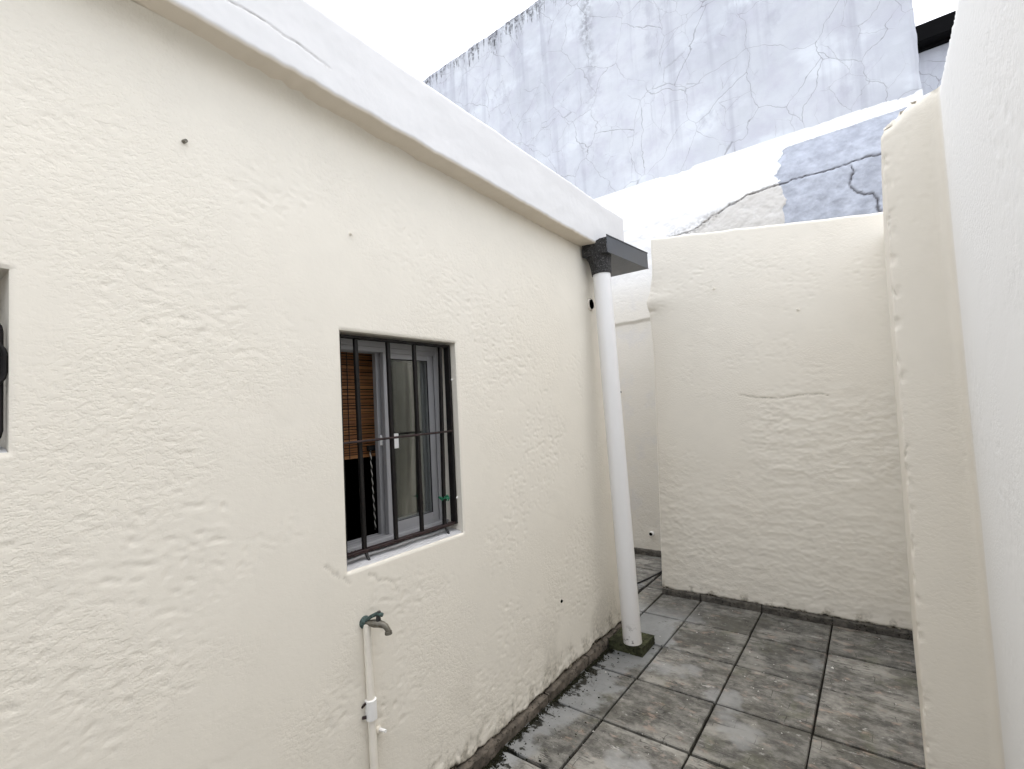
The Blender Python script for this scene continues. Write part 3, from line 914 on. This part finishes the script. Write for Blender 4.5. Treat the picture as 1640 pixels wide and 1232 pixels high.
bm = bmesh.new()
prev = None
for i in range(61):
    f = i / 60
    y = -1.90 + 0.30 * f
    x = -0.56 + 0.018 * math.sin(f * 34) + 0.008 * math.sin(f * 71 + 1)
    row = [bm.verts.new((x, y, 0.55)), bm.verts.new((x + 0.004 * math.sin(f * 20), y, 1.2)), bm.verts.new((x, y, 1.80))]
    if prev:
        for a, b, c, d in zip(prev[:-1], row[:-1], row[1:], prev[1:]):
            bm.faces.new((a, b, c, d))
    prev = row
bmesh.ops.solidify(bm, geom=bm.faces[:], thickness=0.002)
tag(bm_obj('curtain', bm, M['curtain'], None, 80), 'dark grey folded curtain behind the right side of the window glass', 'curtain')

# ------------------------------------------------------------------ gutter and downpipe
gt = empty('gutter', (-0.2, -0.3, 2.38))
tag(gt, 'short dark grey metal gutter box under the far end of the parapet', 'gutter')
gy0, gy1, gx0, gx1 = -0.60, 0.055, -0.275, -0.108
def gz(y):
    return 2.382 + (y - gy0) * 0.045
def gut_sheet(name, pts, mat, thick=0.0025):
    bm = bmesh.new()
    P_ = [Vector(p) for p in pts]
    nn = (P_[1] - P_[0]).cross(P_[2] - P_[1]).normalized() * thick
    A = [bm.verts.new(p) for p in P_]
    B = [bm.verts.new(p - nn) for p in P_]
    bm.faces.new(A); bm.faces.new(B[::-1])
    for i in range(len(A)):
        j = (i + 1) % len(A)
        bm.faces.new((A[j], A[i], B[i], B[j]))
    return bm_obj(name, bm, M[mat], gt, 20)
gut_sheet('bottom', [(gx0, gy0 + .003, gz(gy0)), (gx1 - .003, gy0 + .003, gz(gy0)), (gx1 - .003, gy1 - .003, gz(gy1)), (gx0, gy1 - .003, gz(gy1))], 'gutter')
gut_sheet('front_face', [(gx1, gy0, gz(gy0) - .004), (gx1, gy1, gz(gy1) - .004), (gx1, gy1, gz(gy1) + 0.108), (gx1, gy0, gz(gy0) + 0.100)], 'gutter')
gut_sheet('far_end', [(gx0, gy1, gz(gy1) - .003), (gx1 - .003, gy1, gz(gy1) - .003), (gx1 - .003, gy1, gz(gy1) + 0.104), (gx0, gy1, gz(gy1) + 0.10)], 'gutter')
gut_sheet('return_arm', [(-0.60, -0.226, gz(-0.226)), (gx0 - .001, -0.226, gz(-0.226)), (gx0 - .001, gy1 - .003, gz(gy1)), (-0.60, gy1 - .003, gz(gy1))], 'gutter')
gut_sheet('return_face', [(-0.60, gy1, gz(gy1) - .003), (gx0 - .001, gy1, gz(gy1) - .003), (gx0 - .001, gy1, gz(gy1) + 0.104), (-0.60, gy1, gz(gy1) + 0.10)], 'gutter')
gut_sheet('back_face', [(gx0 - .003, gy0, gz(gy0)), (gx0 - .003, -0.25, gz(-0.25)), (gx0 - .003, -0.25, gz(-0.25) + 0.05), (gx0 - .003, gy0, gz(gy0) + 0.05)], 'gutter')
bm = bmesh.new()
bm_box(bm, (gx0, gy0 - 0.004, gz(gy0) - .003), (gx1 - .0035, gy0 + 0.002, gz(gy0) + 0.088), 0.0)
bmesh.ops.subdivide_edges(bm, edges=bm.edges[:], cuts=7, use_grid_fill=True)
r9 = random.Random(3)
for v in bm.verts:
    v.co += Vector((0, r9.uniform(-.004, .002), r9.uniform(-.002, .002)))
    if v.co.z > gz(gy0) + 0.08 and v.co.x < -0.15:
        v.co.z -= 0.012 * (1 + math.sin(v.co.x * 90)) * 0.6
bm_obj('near_end', bm, M['tar'], gt, 40)
tube('rolled_edge', [(gx1 + .001, gy0, gz(gy0) + 0.101), (gx1 + .001, gy1, gz(gy1) + 0.109)], 0.004, M['gutter'], gt, 8)
tube('drip_edge', [(gx1 + .001, gy0, gz(gy0) - 0.004), (gx1 + .001, gy1, gz(gy1) - 0.004)], 0.003, M['gutter'], gt, 8)
bm = bmesh.new()
bm_tube(bm, [(-0.197, -0.535, 2.381), (-0.194, -0.533, 2.36), (-0.192, -0.531, 2.31), (-0.190, -0.53, 2.268)], [0.078, 0.070, 0.064, 0.0605], 24)
for v in bm.verts:
    v.co += Vector((r9.uniform(-1, 1), r9.uniform(-1, 1), 0)) * 0.002
bm_obj('outlet', bm, M['tar'], gt, 60)

dp = empty('downpipe', (-0.13, -0.54, 0.05))
tag(dp, 'white plastic downpipe leaning out from the house corner below the gutter', 'pipe')
tube('pipe', [Vector((-0.190, -0.530, 2.29)).lerp(Vector((-0.128, -0.540, 0.052)), i / 20) for i in range(21)], 0.0545, M['pvc'], dp, 32)

bm = bmesh.new()
bm_box(bm, (-0.262, -0.585, 0.0), (-0.052, -0.395, 0.050), 0.0)
bmesh.ops.subdivide_edges(bm, edges=bm.edges[:], cuts=5, use_grid_fill=True)
for v in bm.verts:
    e = sum(1 for a, lo, hi in ((v.co.x, -.262, -.052), (v.co.y, -.585, -.395), (v.co.z, 0, .05)) if abs(a - lo) < 1e-4 or abs(a - hi) < 1e-4)
    if v.co.z > 0.001:
        v.co += Vector((r9.uniform(-1, 1), r9.uniform(-1, 1), r9.uniform(-1, 1))) * (0.0018 if e < 2 else 0.003)
bm_obj_ = bm_obj('footing_block', bm, M['mossblock'], None, 45)
tag(bm_obj_, 'mossy dark concrete block on the paving under the downpipe foot', 'block')

# ------------------------------------------------------------------ tap and its pipe
YT, ZT = -2.263, 0.775
xt = wall_x(YT, ZT)
wp = empty('water_pipe', (xt + 0.008, -2.255, 0))
tag(wp, 'thin cream painted water pipe running down the wall below the tap', 'pipe')
def pipe_at(z):
    f = (ZT - z) / 0.78
    return Vector((XW + 0.012, YT + 0.016 * f, z))
tube('pipe', [pipe_at(ZT - 0.78 * i / 12) for i in range(13)], 0.0128, M['cream_pipe'], wp, 14)
tube('coupling', [pipe_at(0.530), pipe_at(0.528), pipe_at(0.466), pipe_at(0.464)], [0.014, 0.0185, 0.0185, 0.014], M['white_pipe'], wp, 16)
tube('clip', [pipe_at(0.524) + Vector((0, -0.020, 0)), pipe_at(0.510) + Vector((-0.012, -0.026, 0))], 0.004, M['ironrust'], wp, 6)
tube('clip', [pipe_at(0.480) + Vector((0, -0.020, 0)), pipe_at(0.478) + Vector((-0.010, -0.028, 0))], 0.005, M['ironrust'], wp, 6)
tube('wall_bracket', [(XW - 0.01, -2.225, 0.409), (XW + 0.030, -2.215, 0.409)], [0.0065, 0.0055], M['white_pipe'], wp, 8)
tube('bracket_collar', [(XW - 0.004, -2.2255, 0.409), (XW + 0.006, -2.223, 0.409)], [0.012, 0.011], M['cream_pipe'], wp, 10)

tp = empty('garden_tap', (xt, YT, ZT))
tag(tp, 'small brass garden tap with verdigris collar under the window', 'tap')
c0 = Vector((xt, YT, ZT + 0.002))
tube('collar', [c0 + Vector((-0.004, 0, 0)), c0 + Vector((0.006, 0, 0)), c0 + Vector((0.013, 0, 0))], [0.021, 0.020, 0.012], M['verdigris'], tp, 16)
out = Vector((0.85, 0.50, -0.06)).normalized()
tube('body', [c0 + Vector((0.004, 0, 0)), c0 + Vector((0.020, 0.004, 0)), c0 + Vector((0.036, 0.012, -.001)), c0 + Vector((0.052, 0.021, -.002)), c0 + Vector((0.064, 0.028, -.006))], [0.0095, 0.0095, 0.0130, 0.0120, 0.0105], M['brass'], tp, 14)
tube('spout', [c0 + Vector((0.058, 0.025, -.003)), c0 + Vector((0.070, 0.031, -.010)), c0 + Vector((0.076, 0.035, -.022)), c0 + Vector((0.077, 0.036, -.030))], [0.010, 0.0095, 0.0090, 0.0090], M['brass'], tp, 14)
tube('spout_ring', [c0 + Vector((0.0768, 0.0358, -.026)), c0 + Vector((0.0772, 0.0362, -.035))], [0.0115, 0.0125], M['brass'], tp, 16)
tube('stem', [c0 + Vector((0.048, 0.019, 0.004)), c0 + Vector((0.049, 0.0195, 0.028))], [0.0085, 0.0070], M['steel_dark'], tp, 10)
tube('handle', [c0 + Vector((0.062, 0.028, 0.026)), c0 + Vector((0.047, 0.018, 0.031)), c0 + Vector((0.028, 0.006, 0.022)), c0 + Vector((0.012, -.004, 0.008))], [0.0065, 0.0075, 0.0060, 0.0045], M['verdigris'], tp, 10)
tube('handle_screw', [c0 + Vector((0.050, 0.021, 0.030)), c0 + Vector((0.0505, 0.0212, 0.038))], 0.0062, M['steel_dark'], tp, 8)

# ------------------------------------------------------------------ partition at the end of the yard
pw = empty('partition_wall', (0.5, 0.45, 0))
tag(pw, 'cream rendered wall across the far end of the yard', 'wall')
def xl(z):
    return np.interp(z, [0, 0.6, 1.87, 2.12, 2.20, 2.26, 2.42, 2.74], [-0.288, -0.268, -0.236, -0.246, -0.258, -0.236, -0.206, -0.200])
_ck = [(0.356, 1.482), (0.40, 1.470), (0.477, 1.453), (0.56, 1.446), (0.609, 1.442), (0.68, 1.452), (0.754, 1.459), (0.81, 1.459), (0.876, 1.449)]
def part_xz(s, t):
    z0_ = t * 2.70
    x = xl(z0_) + s * (1.245 - xl(z0_))
    top = 2.735 - 0.134 * (x + 0.2) + 0.004 * fbm(x * 6, x * 0, 301, 3)
    return x, t * top, top
def part_pos(s, t):
    x, z, top = part_xz(s, t)
    rough = sstep(0.25, 0.6, x) * sstep(1.62, 1.3, z) * sstep(0.75, 1.0, z) + 0.75 * sstep(1.1, 0.6, z)
    d = plaster_relief(x * 1.0, z, 312, 1.05, -0.22 + 0.34 * rough)
    d = d + rough * (0.0030 * fbm(x * 8 + 0.5 * perlin(x * 5, z * 5, 328), z * 15, 330, 5, 0.7) + 0.0016 * perlin(x * 40, z * 60, 331))
    bul = np.exp(-(((z - 2.235) / 0.07) ** 2)) * sstep(0.28, 0.0, x + 0.26)
    d = d + 0.022 * bul - 0.008 * np.exp(-(((z - 2.16) / 0.015) ** 2)) * sstep(0.10, 0.0, x + 0.26)
    e = np.clip(1 - (top - z) / 0.014, 0, 1); l = np.clip(1 - (x - xl(z)) / 0.012, 0, 1)
    d = d - 0.008 * e ** 2 - 0.008 * l ** 2
    d = d - 0.0035 * np.clip(1 - poly_dist(x, z + 0.004 * perlin(x * 30, z * 30, 4), _ck) / 0.007, 0, 1)
    ln = 0.046 + 0.010 * fbm(x * 8, x * 0 + 3, 341, 4, 0.6)
    d = d - 0.010 * sstep(0.004, -0.005, z - ln)
    return np.stack([x, 0.386 + 0.030 * (x + 0.29) - d, z], -1)
def part_back(v, hole):
    b = v.copy(); b[:, 1] = 0.56
    return b
def part_dirt(s, t):
    x, z, top = part_xz(s, t)
    ln = 0.046 + 0.010 * fbm(x * 8, x * 0 + 3, 341, 4, 0.6)
    a = 1.2 * sstep(0.006, -0.008, z - ln) + 0.6 * sstep(0.07, 0.0, z - ln) * sstep(0.05, 0.4, fbm(x * 12, z * 12, 345, 4))
    return a + 0.5 * np.clip(1 - poly_dist(x, z + 0.004 * perlin(x * 30, z * 30, 4), _ck) / 0.007, 0, 1)
relief('wall', axis((0, 1, 0.0058)), axis((0, 1, 0.0030)), part_pos, part_back, M['cream_pier'], pw, attrs={'dirt': part_dirt}, flip=False)
cx_ = [-0.283, -0.002, 0.399, 0.799, 1.205]
for i, (a, b) in enumerate(zip(cx_[:-1], cx_[1:])):
    rough_box('skirting', (a + 0.002, 0.370 + 0.030 * (a + 0.4), -0.008), (b - 0.002, 0.412 + 0.03 * (a + .4), 0.038 + random.uniform(-.002, .003)), M['skirt_b'], pw, 0.0035, 40 + i, 14, 0)
for x, z in ((0.237, 2.258), (0.747, 2.023)):
    yq = float(part_pos(np.array([[(x + .24) / 1.485]]), np.array([[z / (2.735 - .134 * (x + .2))]]))[0, 0, 1])
    tube('wall_plug', [(x, yq + 0.01, z), (x + 0.003, yq - 0.012, z - 0.001)], [0.010, 0.007], M['cream_pipe'], pw, 8)

# ------------------------------------------------------------------ boundary wall on the right with its pier
rw = empty('boundary_wall', (1.5, -2.5, 0))
tag(rw, 'cream rendered boundary wall on the right stepping out into a pier', 'wall')
YP = -1.05
path = []
def seg(p0, p1, st):
    n = max(1, int(round(math.dist(p0, p1) / st)))
    for i in range(n):
        path.append((p0[0] + (p1[0] - p0[0]) * i / n, p0[1] + (p1[1] - p0[1]) * i / n))
seg((1.365, -6.0), (1.365, -2.6), 0.06)
seg((1.365, -2.6), (1.365, YP - 0.035), 0.009)
for i in range(7):                      # soft inner corner
    a = R_(i * 90 / 7)
    path.append((1.365 - 0.035 + 0.035 * math.cos(a), YP - 0.035 + 0.035 * math.sin(a)))
seg((1.33, YP), (1.188 + 0.011, YP), 0.007)
for i in range(7):
    a = R_(i * 90 / 7)
    path.append((1.188 + 0.011 - 0.011 * math.sin(a), YP + 0.011 - 0.011 * math.cos(a)))
seg((1.188, YP + 0.011), (1.213, 0.50), 0.010)
path.append((1.213, 0.50))
P = np.array(path)
tg = np.gradient(P, axis=0); tg /= np.linalg.norm(tg, axis=1)[:, None]
NR = np.stack([-tg[:, 1], tg[:, 0]], 1)         # towards the yard
LEN = np.concatenate([[0], np.cumsum(np.linalg.norm(np.diff(P, axis=0), axis=1))])
si = np.arange(len(P), dtype=float)
TOPW = np.interp(si, [0, len(P)], [2.49, 2.49])
pier_k = np.array([sstep(1.33, 1.19, p[0]) if p[1] < YP + 0.05 else 1.0 for p in P])
def rw_pos(s, t):
    i = s.astype(int)
    x, y, L = P[i, 0], P[i, 1], LEN[i]
    pk = pier_k[i]
    top = 2.492 - 0.055 * pk + 0.006 * fbm(L * 5, L * 0, 401, 3) - 0.02 * pk ** 4
    z = t * top
    lean = (z - 1.46) * 0.0135 * pk * (x < 1.34)
    d = plaster_relief(L, z, 411, 0.6, -0.15)
    q = np.clip(1 - (top - z) / 0.05, 0, 1)
    chip = q * (0.6 + 0.8 * np.abs(fbm(L * 17, z * 17, 420, 4, 0.65)))
    onp = (pk > 0.02) * 1.0
    d = d - chip ** 2 * (0.012 + 0.020 * onp)
    cor = np.exp(-(((LEN[i] - LEN[np.argmin(np.abs(P[:, 0] - 1.1945) + np.abs(P[:, 1] - YP - 0.006))]) / 0.03) ** 2))
    d = d - cor ** 3 * 0.006 * sstep(0.15, 0.5, fbm(z * 9, L * 9, 431, 5, 0.75))
    nx, ny = NR[i, 0], NR[i, 1]
    return np.stack([x + lean + nx * d, y + ny * d, z], -1)
def rw_back(v, hole):
    b = v.copy(); b[:, 0] = 1.75
    return b
relief('wall', si, axis((0, 1, 0.0038)), rw_pos, rw_back, M['cream_right'], rw, attrs={'dirt': lambda s, t: 0.25 * sstep(0.06, 0.0, t), 'white': lambda s, t: sstep(YP - 0.012, YP - 0.05, P[s.astype(int), 1])})

# ------------------------------------------------------------------ back wall of the passage, leaning back to the tall neighbour wall
bw = empty('back_wall', (-1.0, 1.3, 0))
tag(bw, 'whitewashed wall behind the passage with a bare cracked grey patch at right', 'wall')
MAINC = [(-0.40, 2.975), (-0.31, 2.995), (-0.097, 3.009), (0.062, 3.097), (0.13, 3.115), (0.197, 3.153), (0.28, 3.168), (0.351, 3.195), (0.449, 3.202), (0.52, 3.220), (0.613, 3.213), (0.70, 3.235), (0.792, 3.231), (0.918, 3.223), (1.041, 3.234), (1.159, 3.241), (1.30, 3.240)]
BR = [(1.094, 3.206), (1.10, 3.16), (1.088, 3.119), (1.073, 3.066), (1.085, 3.02), (1.103, 2.988), (1.157, 2.946), (1.202, 2.937), (1.232, 2.889), (1.225, 2.834), (1.24, 2.75)]
EDG = [(0.624, 3.70), (0.624, 3.5), (0.593, 3.458), (0.626, 3.404), (0.590, 3.353), (0.583, 3.239), (0.637, 3.168), (0.617, 3.016), (0.612, 2.876), (0.60, 2.4)]
def prof_y(z):
    return np.interp(z, [0, 2.235, 2.262, 2.60, 2.95, 3.20, 3.40, 3.58, 3.64, 3.72], [1.232, 1.232, 1.212, 1.216, 1.232, 1.268, 1.345, 1.452, 1.486, 1.497])
def edge_x(z):
    zz_ = [p[1] for p in EDG][::-1]; xx_ = [p[0] for p in EDG][::-1]
    return np.interp(z, zz_, xx_)
def bw_bare(x, z):
    return sstep(-0.014, 0.014, x - edge_x(z) + 0.035 * fbm(x * 7, z * 7, 570, 4, 0.65)) * sstep(3.61, 3.55, z - 0.02 * x) * sstep(2.5, 2.6, z)
def bw_crack(x, z):
    j = 0.010 * fbm(x * 22, z * 22, 520, 3)
    wv = 0.008 + 0.008 * np.clip(fbm(x * 6, z * 6, 521, 2) + 0.3, 0, 1)
    a = np.clip(1 - poly_dist(x, z + j, MAINC) / wv, 0, 1)
    b = np.clip(1 - poly_dist(x + j, z, BR) / wv, 0, 1)
    fl = sstep(0.10, 0.0, poly_dist(x, z, MAINC[1:4])) * sstep(0.15, 0.35, np.abs(fbm(x * 24, z * 24, 530, 3)))
    return np.maximum(np.maximum(a, b), 0.35 * fl)
def bw_worn_shade(x, z):
    cz = np.interp(x, [q[0] for q in MAINC], [q[1] for q in MAINC])
    return sstep(0.03, -0.02, z - cz + 0.03 * fbm(x * 9, z * 9, 560, 3)) * sstep(2.45, 2.75, z) * sstep(-0.30, -0.05, x)
def bw_pos(x, z):
    d = plaster_relief(x, z, 511, 0.9, -0.1)
    d = d - 0.020 * bw_crack(x, z)
    d = d - 0.013 * bw_bare(x, z) + 0.006 * fbm(x * 9, z * 9, 540, 4, 0.6) * sstep(2.6, 2.8, z) * sstep(3.6, 3.4, z)
    lipz = 0.012 * perlin(x * 6, z * 0, 555)
    return np.stack([x, prof_y(z + lipz) - d, z], -1)
def bw_back(v, hole):
    b = v.copy(); b[:, 1] = 1.80
    return b
relief('wall', axis((-4.0, -1.1, 0.06), (-1.1, 1.56, 0.0085)), axis((0.0, 2.2, 0.012), (2.2, 3.72, 0.0085)), bw_pos, bw_back, M['back'], bw,
       attrs={'dirt': bw_crack, 'bare': bw_bare, 'worn_shade': bw_worn_shade})
cb = [-1.65, -1.25, -0.85, -0.45, -0.05, 0.35]
for i, (a, b) in enumerate(zip(cb[:-1], cb[1:])):
    rough_box('skirting', (a + 0.002, 1.206, -0.01), (b - 0.002, 1.245, 0.050), M['skirt_b'], bw, 0.003, 60 + i, 12, 0)
ps = tag(tube('pipe_stub', [(-0.681, 1.245, 0.206), (-0.680, 1.205, 0.205), (-0.680, 1.205, 0.205), (-0.681, 1.23, 0.206)], [0.022, 0.021, 0.016, 0.015], M['white_pipe'], None, 16, False), 'white drain stub low on the passage wall beside the downpipe', 'pipe')
tube('bore', [(-0.681, 1.222, 0.206), (-0.6805, 1.2035, 0.2055)], 0.0150, M['hole'], ps, 14)
tube('wall_hole', [(-0.911, 1.24, 1.574), (-0.911, 1.222, 1.574)], 0.011, M['hole'], bw, 10)

# ------------------------------------------------------------------ tall pale blue neighbour wall
nw = empty('neighbour_wall', (-2.0, 1.7, 0))
tag(nw, 'tall weathered pale blue wall with map cracks rising behind the yard', 'wall')
def nw_pos(x, t):
    top = 6.335 + 0.038 * (x + 2.7) * 0.6 + 0.012 * fbm(x * 3, x * 0, 601, 4, 0.6)
    top = np.where(x > -1.5, 6.40, top)
    z = 3.60 + (top - 3.60) * t
    d = 0.012 * fbm(x * 1.1, z * 1.1, 611, 4) + 0.0015 * fbm(x * 18, z * 18, 612, 2)
    e = np.clip(1 - (top - z) / 0.04, 0, 1)
    r = np.clip(1 - (1.556 - x) / 0.03, 0, 1)
    d = d - 0.02 * e ** 2 - 0.02 * r ** 2
    xx = x + 0.010 * fbm(z * 4, z * 0, 621, 3) * (x > 1.5)
    return np.stack([xx, 1.50 - d, z], -1)
def nw_back(v, hole):
    b = v.copy(); b[:, 1] = 1.82
    return b
relief('wall', axis((-8.0, -4.2, 0.1), (-4.2, 1.556, 0.022)), axis((0, 1, 0.008)), nw_pos, nw_back, M['blue'], nw)

nb = empty('neighbour_building', (3.0, 2.9, 0))
tag(nb, 'pale blue building with black roof edge seen past the tall wall', 'building')
box('wall', (1.40, 2.50, 0.0), (5.0, 5.0, 4.535), M['blue'], nb, 0.01)
bm = bmesh.new(); bm_box(bm, (1.30, 2.36, 4.56), (5.1, 5.1, 4.715), 0.006, 1)
bm_obj('roof', bm, M['roofdark'], nb)
box('fascia', (1.45, 2.47, 4.538), (5.0, 4.9, 4.559), M['roofdark'], nb)

# ------------------------------------------------------------------ black hose on the passage paving
tag(tube('hose', [(-0.43, 0.90, 0.007), (-0.445, 0.84, 0.007), (-0.462, 0.74, 0.007), (-0.485, 0.62, 0.007), (-0.510, 0.50, 0.007), (-0.56, 0.38, 0.007), (-0.66, 0.26, 0.007)], 0.0065, M['cable'], None, 8), 'thin black hose lying on the passage paving behind the downpipe', 'hose')

# ------------------------------------------------------------------ moss and debris
def clumps(name, mat, n, fn, label, cat):
    vs, fs = [], []
    r = random.Random(11)
    for k in range(n):
        x, y, z, s = fn(r)
        a = r.uniform(0, 6.28)
        b = len(vs)
        for j in range(3):
            aa = a + j * 2.09 + r.uniform(-.4, .4)
            vs.append((x + s * math.cos(aa), y + s * math.sin(aa), z))
        vs.append((x + r.uniform(-.4, .4) * s, y + r.uniform(-.4, .4) * s, z + s * r.uniform(0.5, 1.1)))
        fs += [(b, b + 1, b + 3), (b + 1, b + 2, b + 3), (b + 2, b, b + 3), (b, b + 2, b + 1)]
    o = new_mesh(name, vs, fs, mat)
    tag(o, label, cat, None, 'stuff')
    return o
def foot_moss(r):
    y = r.uniform(-2.6, -0.40)
    d = abs(r.gauss(0, 0.022)) * (0.5 + 1.3 * max(0, math.sin(y * 23) * math.sin(y * 9.3 + 1)))
    return (-0.268 + d, y, 0.0, r.uniform(0.0018, 0.006) * (1.2 if d < 0.02 else 0.8))
clumps('moss', M['moss'], 5200, foot_moss, 'black moss and grit along the foot of the house wall', 'moss')

def grit(r):
    return (r.uniform(-0.25, 1.18), -2.2 + 2.55 * r.random() ** 0.8, 0.001, abs(r.gauss(0, 0.0022)) + 0.0012)
clumps('grit', M['cord'], 130, grit, 'pale flakes of paint and grit scattered over the paving', 'grit')
def crumbs(r):
    return (-0.262 + abs(r.gauss(0, 0.10)), r.uniform(-2.2, -0.3), 0.001, abs(r.gauss(0, 0.003)) + 0.001)
clumps('crumbs', M['moss'], 420, crumbs, 'dark crumbs of soil and dry leaf near the house wall', 'debris')
